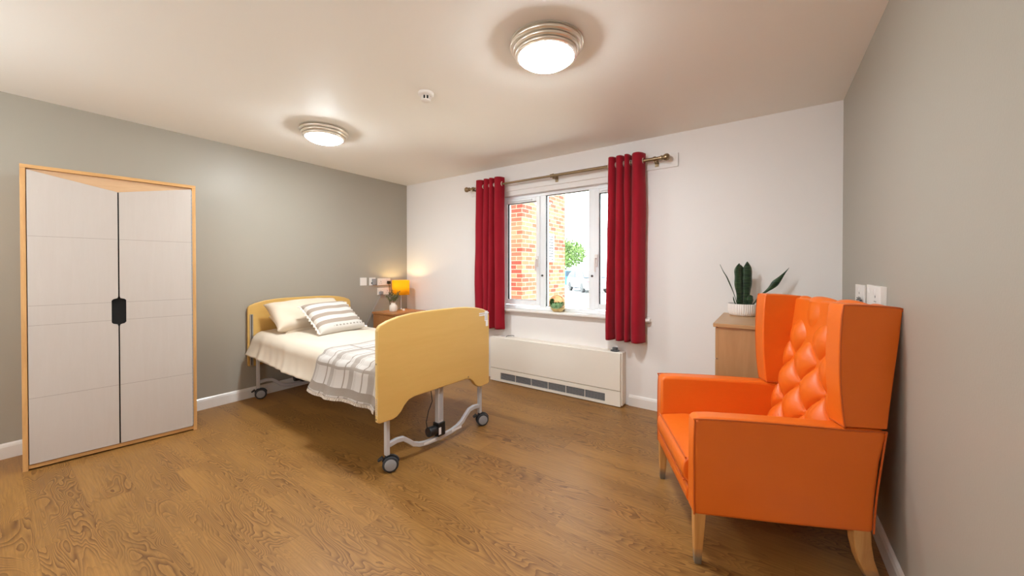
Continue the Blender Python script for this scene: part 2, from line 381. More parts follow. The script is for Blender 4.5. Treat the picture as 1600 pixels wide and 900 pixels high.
def skx(name, a, b):
    m = MB(); prof = [(0, 0), (-.016, 0), (-.016, .078), (-.011, .094), (-.004, .1025), (0, .1025)]
    m.prism(prof, 'x', a, b); return struct(m.build(name, 'gloss_white', smooth=False, bevel=.001))
skx('baseboard_back', .016, 1.555); skx('baseboard_back', 3.155, W - .016)
struct(MB().box(1.22, 3.575, -.014, 0, 2.165, 2.285).build('trim_1', 'wall_white', smooth=False, bevel=.002))

# ------------------------------------------------------------------ window
win = empty('window_1', (0, 0, 0), kind='structure')
def rect_frame(mb, x0, x1, z0, z1, w, y0, y1, wb=None):
    wb = wb or w
    mb.box(x0, x0 + w, y0, y1, z0, z1); mb.box(x1 - w, x1, y0, y1, z0, z1)
    mb.box(x0 + w, x1 - w, y0, y1, z1 - w, z1); mb.box(x0 + w, x1 - w, y0, y1, z0, z0 + wb); return mb
m = MB(); rect_frame(m, WX0, WX1, WZ0, WZ1, .034, .06, .13, .06)
m.box(2.150, 2.224, .058, .13, .86, 2.079); m.box(2.722, 2.796, .058, .13, .86, 2.079)
m.build('window_frame', 'upvc', win, bevel=.004)
for a, b in ((1.676, 2.158), (2.790, 3.268)):
    m = MB(); rect_frame(m, a, b, .872, 2.076, .047, .045, .115, .054); sh = m.build('sash', 'upvc', win, bevel=.005)
    MB().box(a + .045, b - .045, .088, .094, .92, 2.03).build('pane', 'glass', sh, smooth=False)
    m = MB(); rect_frame(m, a + .045, b - .045, .922, 2.031, .005, .055, .088); m.build('gasket', 'dark', sh, smooth=False)
MB().box(2.222, 2.724, .092, .098, .868, 2.081).build('pane', 'glass', win, smooth=False)
m = MB(); rect_frame(m, 2.222, 2.724, .868, 2.081, .006, .075, .092); m.build('gasket', 'dark', win, smooth=False)
for a in (1.74, 2.86):
    m = MB(); m.box(a, a + .32, .033, .046, 2.042, 2.062); m.box(a + .01, a + .31, .028, .034, 2.046, 2.052); m.build('trickle_vent', 'upvc', win, bevel=.003)
for hx in (2.128, 2.812):
    m = MB(); m.box(hx - .014, hx + .014, .030, .046, 1.30, 1.42); m.tube([(hx, .030, 1.38), (hx, .012, 1.38), (hx, .008, 1.37)], .008, 8)
    m.tube([(hx, .006, 1.385), (hx - .002, .004, 1.33), (hx - .003, .008, 1.25)], .009, 8); m.build('window_handle', 'ceramic', win, bevel=.003)
for hx in (2.185, 2.762):
    m = MB(); m.lathe([(0, 0), (.011, 0), (.011, .012), (.006, .018), (0, .018)], 14, (hx, .058, 1.205), Matrix.Rotation(PI / 2, 4, 'X')); m.build('window_lock', 'greydark', win)
m = MB(); m.prism([(.062, .795), (-.045, .795)] + [(-.045 + .016 * math.cos(a), .811 + .016 * math.sin(a)) for a in [-PI / 2 - PI * k / 8 for k in range(1, 8)]] + [(-.045, .827), (.062, .827)], 'x', 1.60, 3.35)
m.build('window_sill', 'gloss_white', win, bevel=.006, seg=3)

# ------------------------------------------------------------------ outside
for_ground = MB().box(-60, 60, .131, 90, -.45, -.25).build('ground', 'tarmac', smooth=False); struct(for_ground)
m = MB(); m.grid(lambda u, v: Vector((-4 + 10 * u, 3.4 + 5.6 * v, -.25 + .10 + .035 * noise.noise(Vector((u * 60, v * 40, 0))))), 90, 60)
tag(m.build('grass_verge', 'grass'), 'pale dry grass verge between the window and the car park', 'grass', kind='stuff')
m = MB(); m.box(-5.2, .762, 1.834, 3.46, -.25, 6.2); wing = m.build('brick_building', 'brick', smooth=False)
tag(wing, 'red brick building wing standing close outside the window', 'building')
m = MB(); m.box(-5.2, .79, 1.80, 3.49, 6.2, 6.3); m.build('coping', 'gloss_white', wing, smooth=False)
v = empty('wall_vent', (.762, 2.80, 0), label='white louvred vent on the sunlit side of the brick wing', cat='vent')
m = MB(); rect_frame_y = [(-.12, -.10), (.10, .12)]
m.box(0, .03, -.13, -.105, 1.42, 1.96); m.box(0, .03, .105, .13, 1.42, 1.96); m.box(0, .03, -.105, .105, 1.935, 1.96); m.box(0, .03, -.105, .105, 1.42, 1.445)
m.build('frame', 'gloss_white', v, smooth=False)
MB().box(.001, .006, -.104, .104, 1.445, 1.935).build('backing', 'gloss_white', v, smooth=False)
m = MB()
for k in range(9):
    z = 1.46 + k * .054; m.box(.006, .024, -.104, .104, z, z + .020)
m.build('louvres', 'rubber', v, smooth=False)

def make_car(x, y, rz, mat, label):
    r = empty('car', (x, y, -.25), rz, label=label, cat='car', group='cars in the car park')
    prof = [(-2.1, .30), (-2.12, .62), (-2.0, .86), (-1.35, .95), (-.75, 1.40), (-.3, 1.48), (.7, 1.46), (1.35, 1.28), (1.95, .95), (2.1, .80), (2.1, .32), (1.75, .28), (-1.8, .28)]
    MB().prism(prof, 'y', -.88, .88).build('body', mat, r, bevel=.08, seg=3)
    m = MB()
    for yy in (-.885, .885):
        m.prism([(-1.15, .98), (-.66, 1.36), (.0, 1.41), (.0, .98)], 'y', yy - .01, yy + .01); m.prism([(.06, .98), (.06, 1.41), (.7, 1.39), (1.2, 1.20), (1.5, .99)], 'y', yy - .01, yy + .01)
    m.hexa([(-1.38, -.74, .97), (-.78, -.66, 1.39), (-.78, .66, 1.39), (-1.38, .74, .97)], [(-1.40, -.74, 1.0), (-.80, -.66, 1.42), (-.80, .66, 1.42), (-1.40, .74, 1.0)])
    m.build('windows', 'car_glass', r, smooth=False)
    for yy in (-.7, .7): MB().ball((-2.02, yy, .72), .14, 10, (.5, 1, .7)).build('car_light', 'red_lamp', r)
    for xx in (-1.3, 1.3):
        for yy in (-.80, .80):
            w = MB().lathe([(0, -.1), (.20, -.1), (.31, -.09), (.33, -.05), (.33, .05), (.31, .09), (.20, .1), (0, .1)], 24, (xx, yy, .33), Matrix.Rotation(PI / 2, 4, 'X')); w.build('wheel', 'rubber', r)
    return r
make_car(-6.0, 20.5, .75 + PI / 2, 'car_white', 'white car parked in front, facing the window')
make_car(-9.6, 24.0, .6, 'car_blue', 'light blue car parked beside the brick wing, farther off')
make_car(-1.3, 21.5, 1.2, 'car_blue', 'light blue car seen beside the right curtain')

def make_tree(x, y, h, r, label):
    t_ = empty('tree', (x, y, -.25), label=label, cat='tree')
    MB().tube([(0, 0, 0), (.05, 0, h * .4), (0, .05, h * .75)], lambda q: .22 * (1 - .6 * q), 10).build('trunk', 'bark', t_)
    m = MB()
    rnd_ = random.Random(3)
    for k in range(2600):
        a, b, q = rnd_.uniform(0, 2 * PI), rnd_.uniform(-1, 1), rnd_.random() ** .4
        c = Vector((math.cos(a) * math.sqrt(1 - b * b) * r * q, math.sin(a) * math.sqrt(1 - b * b) * r * q, h * .66 + b * h * .36 * q))
        d = Vector((rnd_.uniform(-1, 1), rnd_.uniform(-1, 1), rnd_.uniform(-1, 1))).normalized(); e_ = d.orthogonal().normalized(); s_ = rnd_.uniform(.13, .28)
        m.face([m.bm.verts.new(p) for p in (c - d * s_, c + e_ * s_ * .5, c + d * s_, c - e_ * s_ * .5)])
    m.build('foliage', 'foliage', t_, smooth=False)
make_tree(-16.2, 36.5, 5.2, 3.0, 'green tree behind the car park')
lp = empty('lamp_post', (-9.6, 21.6, -.25), label='thin white lamp post in the car park', cat='lamp post')
MB().tube([(0, 0, 0), (0, 0, 4.6), (.12, 0, 4.85), (.6, 0, 4.95)], .035, 8).build('pole', 'gloss_white', lp)
MB().box(.55, 1.0, -.08, .08, 4.9, 4.98).build('lamp_head', 'grey', lp, bevel=.02)

# ------------------------------------------------------------------ curtains and pole
PY, PZ = -.10, 2.235
pole = empty('curtain_pole', (2.37, PY, PZ), label='bronze metal curtain pole with round finials above the window', cat='curtain pole')
m = MB(); m.tube([(-1.12, 0, 0), (.02, 0, 0)], .0115, 16); m.tube([(0, 0, 0), (1.10, 0, 0)], .0145, 16); m.tube([(.0, 0, 0), (.012, 0, 0)], .018, 16); m.build('pole', 'bronze', pole)
for sx, ex in ((-1, -1.10), (1, 1.08)):
    m = MB(); pr = [(0, 0), (.016, 0), (.022, .004), (.022, .012), (.016, .016), (.018, .022), (.028, .036), (.031, .048), (.028, .062), (.016, .072), (0, .074)]
    m.lathe(pr, 20, (ex, 0, 0), Matrix.Rotation(sx * PI / 2, 4, 'Y')); m.build('finial', 'bronze', pole)
for bx in (-1.05, .03, 1.03):
    m = MB(); m.box(bx - .012, bx + .012, .002, .086, -.026, -.012); m.box(bx - .016, bx + .016, .078, .0855, -.05, .02); m.tube([(bx - .01, 0, 0), (bx + .01, 0, 0)], .02, 16); m.tube([(bx, 0, -.018), (bx, 0, -.036)], .005, 8)
    m.build('bracket', 'bronze', pole, bevel=.002)

def curtain(x0, x1, xb0, xb1, zt, zb, folds, label, seed, A=.041, weights=None):
    r = empty('curtain', ((x0 + x1) / 2, PY, 0), label=label, cat='curtain', group=None)
    cx = (x0 + x1) / 2
    rnd_ = random.Random(seed); wts = weights or [1] * folds; tot = sum(wts)
    edges = [0]
    for w_ in wts: edges.append(edges[-1] + w_ / tot)
    def phase(u):
        for i in range(folds):
            if u <= edges[i + 1] + 1e-9: return i, (u - edges[i]) / (edges[i + 1] - edges[i])
        return folds - 1, 1
    amp = [rnd_.uniform(.85, 1.15) for _ in range(folds + 1)]
    drift = [rnd_.uniform(-1, 1) for _ in range(folds + 1)]
    def P(u, v):
        i, q = phase(u)
        z = zt + (zb - zt) * v
        top = max(0, 1 - v * 6)
        x = (x0 + (x1 - x0) * u) * (1 - v) + (xb0 + (xb1 - xb0) * u) * v - cx
        sq = 1 - 2 * abs(math.sin(PI * q)) ** .95
        wv = sq      # flatter folds
        a = A * (1 + .25 * v * drift[i]) * amp[i]
        y = sq * a - .014 + .006 * math.sin(7 * v + 5 * u) * v
        x += -.10 * (x1 - x0) / folds * math.sin(2 * PI * q) * (1 - .45 * v) + .012 * v * math.sin(3 * v + drift[i] * 3) + .006 * noise.noise(Vector((u * 9, v * 5, seed)))
        # pulled in slightly a little way below the heading
        return Vector((x, y, z))
    m = MB(); m.grid(P, folds * 26, 70)
    m.build('fabric', 'curtain', r, solid=.003, sharp=180, recalc=False)
    for i in range(folds):
        for q in (.155, .845):
            u = edges[i] + q * (edges[i + 1] - edges[i]); v = (zt - PZ) / (zt - zb); c = P(u, v)
            m = MB(); torus(m, (c.x, 0, PZ), .024, .0045, 'x' if True else 'y', 20, 6); m.build('eyelet', 'nickel', r)
    # hem line
    m = MB(); n_ = folds * 26
    vh = 1 - .075 / (zt - zb)
    m.tube([P(k / n_, vh) + Vector((0, -.0022, 0)) for k in range(n_ + 1)], .0012, 4); m.build('hem', 'curtain', r)
    return r
curtain(1.375, 1.765, 1.345, 1.765, 2.312, .597, 4, 'narrow crimson eyelet curtain on the left of the window, beside the bed', 3, weights=[1.4, .95, .7, 1.3])
curtain(2.985, 3.315, 2.965, 3.325, 2.305, .617, 4, 'crimson eyelet curtain on the right of the window, above the black heater knob', 5, weights=[1.0, 1.0, .75, 1.55])

# ------------------------------------------------------------------ convector heater
RX0, RX1, RY = 1.60, 3.125, -.125
rad = empty('convector_heater', ((RX0 + RX1) / 2, 0, 0), label='long cream convector heater with bottom grille below the window', cat='heater')
hw = (RX1 - RX0) / 2
MB().box(-hw + .004, hw, RY + .02, -.001, .012, .505).build('casing', 'rad', rad, bevel=.006)
MB().box(-hw, hw - .014, RY, RY + .02, .152, .500).build('front_panel', 'rad', rad, bevel=.004)
m = MB(); gz0, gz1, g0, g1 = .032, .108, 1.745 - 2.3625, 2.965 - 2.3625
m.box(-hw, g0, RY + .001, RY + .02, .008, .147); m.box(g1, hw - .014, RY + .001, RY + .02, .008, .147); m.box(g0, g1, RY + .001, RY + .02, .008, gz0); m.box(g0, g1, RY + .001, RY + .02, gz1, .147)
m.build('lower_panel', 'rad', rad, smooth=False)
gr = MB().box(g0, g1, RY + .014, RY + .019, gz0, gz1).build('grille', 'dark', rad, smooth=False)
m = MB()
for k in range(6):
    z = gz0 + .004 + k * .0125
    m.box(g0, g1, RY + .006, RY + .010, z, z + .0055)
m.build('grille_slats', 'grey', gr, smooth=False)
for k in range(1, 6):
    x = g0 + (g1 - g0) * k / 6; MB().box(x - .002, x + .002, RY + .001, RY + .012, gz0, gz1).build('grille_divider', 'rad', gr, smooth=False)
kb = MB().lathe([(0, 0), (.042, 0), (.042, .007), (.026, .010), (.026, .030), (.022, .034), (0, .034)], 24, (hw - .085, -.062, .505)).build('control_knob', 'greydark', rad)
m = MB(); m.tube([(-hw + .17, -.05, .506), (-hw + .19, -.04, .518), (-hw + .24, -.02, .522), (-hw + .25, -.003, .515)], .003, 6); m.build('cable', 'black', rad)
MB().box(-hw + .10, -hw + .17, -.065, -.035, .505, .512).build('label_tag', 'tape', rad, smooth=False)

# ------------------------------------------------------------------ ceiling lights and detector
def ceiling_light(x, y, label):
    r = empty('ceiling_light', (x, y, H), label=label, cat='ceiling light', group='round flush ceiling lights')
    pr = [(.19, 0), (.193, -.006)]
    for k, (rr, zz) in enumerate(((.176, -.018), (.162, -.040), (.150, -.060))):
        pr += [(rr + .014 * math.cos(a), zz - .010 * math.sin(a) * 1.1) for a in [(-PI / 2 + PI * q / 8) * .9 for q in range(9)]]
    pr += [(.146, -.073), (.143, -.070), (.143, -.03), (.0, -.02)]
    MB().lathe(pr, 64).build('rim', 'nickel', r, sharp=60)
    MB().lathe([(.142, -.058)] + [(.142 * math.cos(a), -.066 - .046 * math.sin(a)) for a in [PI / 2 * q / 12 for q in range(13)]][:-1] + [(0, -.112)], 64).build('diffuser', 'diffuser', r)
ceiling_light(3.245, -1.745, 'round ceiling light nearer the camera, chrome stepped rim and lit white dome')
ceiling_light(1.10, -1.775, 'smaller looking round ceiling light above the bed, chrome stepped rim')
M['fill_glow'] = emit('fill_globe_glow', LAMP_COLOR, FILL_STRENGTH)  # glowing globes added behind the camera for even brightness, no lamps of the room
for px_, lb in ((3.1, 'added fill globe, out of view behind the camera on the right side of the room'), (1.1, 'added fill globe, out of view behind the camera on the left side of the room')):
    r = empty('fill_globe', (px_, -4.35, H), label=lb, cat='added fill light', group='added fill globes behind the camera')
    MB().lathe([(0, 0), (.05, 0), (.045, -.02), (0, -.025)], 24).build('fill_rose', 'nickel', r)
    MB().tube([(0, 0, -.02), (0, 0, -.50)], .005, 8).build('cord', 'nickel', r)
    MB().ball((0, 0, -.64), .15, 32).build('globe', 'fill_glow', r)
sd = empty('smoke_detector', (2.315, -1.735, H), label='small white smoke detector on the ceiling between the two lights', cat='smoke detector')
MB().lathe([(0, 0), (.052, 0), (.052, -.012), (.047, -.018), (.040, -.022), (0, -.022)], 32).build('base', 'plate', sd)
MB().lathe([(0, -.02), (.024, -.02), (.024, -.046), (0, -.046)], 24).build('chamber', 'dark', sd)
m = MB()
for k in range(8):
    a = 2 * PI * k / 8; m.box(-.004, .004, -.004, .004, -.046, -.02)
m.bm.clear()
for k in range(8):
    a = 2 * PI * k / 8; m.tube([(.030 * math.cos(a), .030 * math.sin(a), -.02), (.027 * math.cos(a), .027 * math.sin(a), -.05)], .0045, 6)
m.lathe([(0, -.046), (.030, -.046), (.030, -.052), (.024, -.057), (0, -.058)], 24); m.build('cage', 'plate', sd)

# ------------------------------------------------------------------ wall plates
def plate(x, y, z, w, h, side, label, name='socket', cat='socket', gang=1, depth=.010, holes=True, group=None, rocker=True):
    # side +1: on left wall facing +x; -1: on right wall facing -x
    r = empty(name, (x, y, z), label=label, cat=cat, group=group); s_ = side
    a, b = sorted((0, s_ * depth)); MB().box(a, b, -w / 2, w / 2, -h / 2, h / 2).build('faceplate', 'plate', r, bevel=.002)
    for g in range(gang):
        gy = (g - (gang - 1) / 2) * w / gang
        if rocker:
            a, b = sorted((s_ * depth, s_ * (depth + .004))); MB().box(a, b, gy - .008, gy + .008, h * .12, h * .36).build('rocker', 'ceramic', r, bevel=.001)
        if holes:
            m = MB(); a, b = sorted((s_ * depth, s_ * (depth + .0008)))
            m.box(a, b, gy - .003, gy + .003, -.002, .008); m.box(a, b, gy - .016, gy - .009, -.022, -.017); m.box(a, b, gy + .009, gy + .016, -.022, -.017); m.build('pin_holes', 'dark', r, smooth=False)
    return r
plate(0, -.692, 1.117, .09, .10, 1, 'blank square white switch plate leftmost on the wall by the bed', 'switch', 'switch', 1, holes=False, rocker=False)
tv = plate(0, -.562, 1.115, .09, .10, 1, 'square aerial plate with grey plug between switch plate and sockets', 'aerial_socket', 'socket', 1, holes=False, rocker=False)
MB().box(.010, .030, -.012, .042, -.045, .035).build('plug', 'grey', tv, bevel=.006)
MB().lathe([(0, 0), (.010, 0), (.010, .012), (0, .012)], 14, (.01, -.012, -.02), Matrix.Rotation(PI / 2, 4, 'Y')).build('aerial_jack', 'black', tv)
plate(0, -.388, 1.108, .20, .092, 1, 'upper white double socket holding the black plug', 'socket', 'socket', 2)
plate(0, -.388, .982, .20, .092, 1, 'lower white double socket holding the grey plug', 'socket', 'socket', 2)
pb = empty('black_plug', (.010, -.325, 1.10), label='black plug and cord in the upper double socket behind the vase', cat='plug')
MB().box(0, .034, -.020, .020, -.024, .018).build('plug_body', 'black', pb, bevel=.007, seg=3)
MB().tube([(.02, 0, -.02), (.03, 0, -.10), (.03, -.01, -.22), (.05, -.005, -.31), (.09, .03, -.366), (.13, .06, -.368)], .0035, 8).build('cord', 'black', pb)
pg = empty('grey_plug', (.010, -.445, .965), label='grey plug with a long sagging cord in the lower double socket', cat='plug')
MB().box(0, .036, -.024, .024, -.026, .018).build('plug_body', 'grey', pg, bevel=.008, seg=3)
MB().tube([(.02, 0, -.02), (.02, -.03, -.07), (.02, -.12, -.21), (.02, -.22, -.38), (.02, -.32, -.55), (.025, -.42, -.70), (.04, -.6, -.86), (.07, -.8, -.90)], .004, 8).build('cord', 'grey', pg)
plate(W, -.64, 1.135, .22, .10, -1, 'white socket plate on the right wall, furthest from the camera, above the armchair', 'socket', 'socket', 1, group=None)
plate(W, -.885, 1.140, .12, .105, -1, 'white switch plate, middle of the three above the orange armchair', 'switch', 'switch', 1, holes=False)
p3 = plate(W, -1.075, 1.140, .19, .105, -1, 'white plate box on the right wall, nearest the camera of the three', 'socket', 'socket', 1, depth=.022)
pk = empty('keys_on_plate', (W - .012, -.70, 1.103), label='small dark metal clip lying across the far socket plate', cat='clip')
pk.name = 'metal_clip'
m = MB(); m.tube([(-.008, -.05, 0), (-.012, -.01, .004), (-.008, .05, -.002)], .005, 8); m.tube([(-.01, -.045, .012), (-.012, .03, .010)], .003, 6); m.build('clip', 'greydark', pk)

# ------------------------------------------------------------------ wardrobe
wd_a = -.1253
wr = empty('wardrobe', (.494, -2.48, 0), wd_a, label='tall two-door wardrobe with off-white doors and oak frame', cat='wardrobe')
WW, WD = .835, .365
MB().box(-WD, 0, -.022, 0, 0, 1.926).build('side_panel', 'oak_up', wr, bevel=.001)
MB().box(-WD, 0, -WW, -WW + .022, 0, 1.926).build('side_panel', 'oak_up', wr, bevel=.001)
MB().box(-WD, .003, -WW, 0, 1.908, 1.930).build('top_panel', 'oak_edge', wr, bevel=.001)
MB().box(-WD, -.006, -WW + .022, -.022, .010, .034).build('plinth', 'oak_edge', wr, bevel=.001)
MB().box(-WD, -WD + .008, -WW + .02, -.02, .02, 1.91).build('back_panel', 'oak_up', wr, smooth=False)
MB().box(-.05, -.016, -WW + .022, -.022, 1.76, 1.9065).build('fascia', 'oak_fascia', wr, smooth=False)
mid = -WW / 2; ztop, zmid, zb = 1.898, 1.815, .039
hz0, hz1, hwid = .888, 1.062, .032     # cut-out handle
def door(y0, y1, name):
    # y0 = hinge side, y1 = meeting side; built with groove lines between four bands
    sg = 1 if y1 > y0 else -1
    e = y1 - sg * .0035; hc = e - sg * hwid
    cut = [(e, hz0 - .018), (e - sg * .004, hz0 - .006), (hc + sg * .008, hz0), (hc, hz0 + .010), (hc, hz1 - .010), (hc + sg * .008, hz1), (e - sg * .004, hz1 + .006), (e, hz1 + .018)]
    pts = [(y0, zb), (e, zb)] + cut + [(e, zmid), (y0, ztop)]
    d = MB().prism(pts, 'x', -.014, .004).build(name, 'door', wr, bevel=.0012)
    for gz in (.455, .915, 1.040, 1.482):
        a, b = sorted((y0 + sg * .001, (e if not (hz0 - .01 < gz < hz1 + .01) else hc) - sg * .001))
        MB().box(.0038, .0046, a, b, gz - .0012, gz + .0012).build('groove', 'groove_line', d, smooth=False)
    return d
door(-.026, mid, 'door'); door(-WW + .026, mid, 'door')
MB().box(-.03, -.016, mid - hwid - .01, mid + hwid + .01, hz0 - .03, hz1 + .03).build('handle_recess', 'dark', wr, smooth=False)
m = MB(); m.box(-.020, -.015, mid - .006, mid + .006, zb, zmid); m.build('door_gap', 'dark', wr, smooth=False)
m = MB(); m.tube([(.003, -.024, zb + .01), (.003, -.024, ztop - .01)], .0022, 6)
for k in range(60): z = zb + .03 + k * .030; m.tube([(.004, -.024, z), (.004, -.024, z + .018)], .0030, 6)
m.build('piano_hinge', 'grey', wr)

# ------------------------------------------------------------------ bed
th = .045; ub = Vector((math.cos(th), -math.sin(th), 0)); wb_ = Vector((math.sin(th), math.cos(th), 0))
BO = Vector((2.235, -1.963, 0)) - ub * 2.2 + wb_ * .4
bed = empty('profiling_bed', BO, -th, label='beech care bed on castors with tall footboard and grey steel frame', cat='bed')
def board_profile(cy, hwid_, z0, zarch, ztp):
    pts = [(-hwid_, z0 + .012), (-hwid_ + .012, z0 + .002), (-hwid_ + .105, z0)]
    pts += [(-hwid_ + .135, z0 + .008), (-hwid_ + .165, z0 + .03), (-hwid_ + .19, zarch - .035), (-hwid_ + .225, zarch - .008), (-hwid_ + .27, zarch)]
    pts += [(-p[0], p[1]) for p in pts[::-1]]
    right = [(hwid_, .895), (hwid_ - .006, .912), (hwid_ - .02, .928), (hwid_ - .07, .949), (hwid_ - .15, .968), (hwid_ - .25, .980), (hwid_ - .36, .984)]
    top = right + [(0, .985)] + [(-p[0], p[1]) for p in right[::-1]]
    top = [(y, z - .985 + ztp) for y, z in top]
    return [(y + cy, z) for y, z in pts + top]
fp = board_profile(-.027, .508, .338, .435, .988)
fbd = MB().prism(fp, 'x', 2.235, 2.268).build('footboard', 'beech', bed, bevel=.006, seg=3)
m = MB(); n_ = len(fp)
# pale edging strip round the footboard
ring = [(2.2515, p[0], p[1]) for p in fp]
m = MB()
for i in range(n_):
    a, b = Vector((0,) + fp[i]), Vector((0,) + fp[(i + 1) % n_]); d = (b - a)
    if d.length < 1e-6: continue
    nn = Vector((0, d.z, -d.y)).normalized()*.0008
    m.face([m.bm.verts.new(Vector((xx, q.y, q.z)) + nn) for xx, q in ((2.241, a), (2.262, a), (2.262, b), (2.241, b))])
m.build('edging', 'beech_edge', fbd, smooth=False, recalc=False)
hp = board_profile(.02, .525, .318, .42, .975)
MB().prism(hp, 'x', -.018, .012).build('headboard', 'beech', bed, bevel=.006, seg=3)
m = MB(); m.box(.012, .020, -.49, -.462, .325, .83); m.box(.020, .023, -.486, -.480, .325, .83); m.box(.020, .023, -.472, -.466, .325, .83); m.build('rail_channel', 'alu', bed, smooth=False)
MB().box(.0195, .0215, -.479, -.473, .33, .825).build('rail_slot', 'black', bed, smooth=False)
# labels on the footboard
m = MB(); m.box(2.2682, 2.2688, .36, .475, .915, .925); m.box(2.2682, 2.2688, .36, .44, .900, .910); m.box(2.2682, 2.2690, .425, .462, .855, .935); m.box(2.2682, 2.2688, .438, .466, .812, .860); st = m.build('label_sticker', 'tape', bed, smooth=False)
m = MB()
for k in range(5): m.box(2.2690, 2.2693, .430, .456, .865 + k * .011, .869 + k * .011)
for k in range(6): m.box(2.2688, 2.2691, .37 + k * .011, .376 + k * .011, .918, .922)
m.build('printed_lines', 'print', st, smooth=False)
m = MB(); m.box(2.239, 2.262, -.5356, -.5350, .385, .50); st = m.build('label_sticker', 'tape', bed, smooth=False)
m = MB()
for k in range(9): m.box(2.244, 2.257, -.5359, -.5356, .395 + k * .011, .399 + k * .011)
m.build('printed_lines', 'print', st, smooth=False)
for (y, z) in ((-.5352, .365), (-.5352, .70)): MB().lathe([(0, 0), (.006, 0), (.005, .002), (0, .002)], 12, (2.25, y, z), Matrix.Rotation(PI / 2, 4, 'X')).build('screw', 'bronze', bed)
m = MB(); m.lathe([(0, 0), (.006, 0), (.005, .002), (0, .002)], 12, (2.2683, .237, .447), Matrix.Rotation(PI / 2, 4, 'Y'))
m.build('screw', 'bronze', bed)
# legs, cross bars, posts
def end_frame(x, cyy, motor):
    for sy in (-1, 1):
        y = cyy + sy * .43
        MB().box(x - .015, x + .015, y - .013, y + .013, .105, .50).build('leg', 'steel', bed, bevel=.004)
    zz = [(-.417, .165), (-.36, .172), (-.31, .165), (-.27, .135), (-.23, .100), (-.18, .078), (-.12, .066), (0, .060)]
    pth = []
    allp = zz + [(-a, b) for a, b in zz[-2::-1]]
    # smooth it
    for i in range(len(allp) - 1):
        a, b = allp[i], allp[i + 1]
        for q in (0, .5): pth.append((x, cyy + a[0] + (b[0] - a[0]) * q, a[1] + (b[1] - a[1]) * q))
    pth.append((x, cyy + allp[-1][0], allp[-1][1]))
    MB().rect_tube(pth, .026, .030, (1, 0, 0)).build('cross_bar', 'steel', bed, bevel=.004)
    MB().box(x - .02, x + .02, cyy - .024, cyy + .024, .075, .44).build('lifting_column', 'steel', bed, bevel=.005)
    m = MB(); m.box(x + .0205, x + .022, cyy - .011, cyy - .006, .19, .43); m.box(x + .0205, x + .022, cyy + .006, cyy + .011, .19, .43); m.build('column_groove', 'grey', bed, smooth=False)
    mo = MB().box(x - .03, x + .03, cyy - .034, cyy + .034, .078, .175).build('motor', 'black', bed, bevel=.006)
    m = MB(); m.tube([(x - .005, cyy - .10, .128), (x - .005, cyy - .03, .124)], .034, 18); m.build('motor_cylinder', 'black', mo, bevel=.006)
    MB().box(x + .0305, x + .0312, cyy - .030, cyy - .008, .095, .145).build('label_sticker', 'tape', mo, smooth=False)
end_frame(2.218, -.012, True); end_frame(.075, -.012, True)
for a, b in ((-.16, -.06), (.10, .20)): MB().box(2.2314, 2.232, a, b, .062, .078).build('label_sticker', 'tape', bed, smooth=False)
MB().tube([(2.2, -.105, .145), (2.2, -.115, .20), (2.195, -.09, .27), (2.2, -.06, .33), (2.2, -.07, .40), (2.19, -.07, .46)], .003, 6).build('cable', 'black', bed)
def castor(x, y, ang):
    c = empty('castor', (x, y, 0)); c.parent = bed; c.rotation_euler = (0, 0, ang)
    for sy in (-1, 1):
        w = MB().lathe([(0, -.009), (.040, -.009), (.047, -.006), (.050, 0), (.047, .006), (.040, .009), (0, .009)], 32, (-.022, sy * .019, .0505), Matrix.Rotation(PI / 2, 4, 'X')).build('wheel', 'rubber', c)
        MB().lathe([(0, 0), (.036, 0), (.036, .0018), (.033, .0028), (0, .0028)], 28, (-.022, sy * .028, .0505), Matrix.Rotation(-sy * PI / 2, 4, 'X')).build('hub', 'grey', c)
    m = MB(); pts = arc((-.022, .0505), .056, math.radians(20), math.radians(165), 12) + arc((-.022, .0505), .050, math.radians(165), math.radians(20), 12)
    m.prism(pts, 'y', -.008, .008); m.tube([(0, 0, .07), (0, 0, .112)], .012, 14); m.build('fork', 'rubber', c, bevel=.001)
    m = MB(); m.prism([(.02, .085), (.05, .072), (.056, .080), (.03, .100)], 'y', -.014, .014); m.build('brake_pedal', 'rubber', c, bevel=.002)
for x, y, a in ((2.218, -.442, -2.2), (2.218, .418, -2.1), (.075, -.442, -1.9), (.075, .418, -2.0)): castor(x, y, a)
m = MB(); m.box(.08, 2.2, -.44, -.41, .375, .415); m.box(.08, 2.2, .39, .42, .375, .415)
for k in range(9): m.box(.15 + k * .24, .21 + k * .24, -.41, .39, .39, .41)
m.build('bed_frame', 'steel', bed, smooth=False)

def bed_thing(name, **kw):
    o = empty(name, BO, -th, **kw); return o
mt = MB().box(.06, 2.19, -.435, .435, .416, .60).build('mattress', 'mattress', bevel=.03, seg=3); mt.location = BO; mt.rotation_euler = (0, 0, -th); tag(mt, 'pale mattress lying hidden under the cream duvet on the bed', 'mattress')

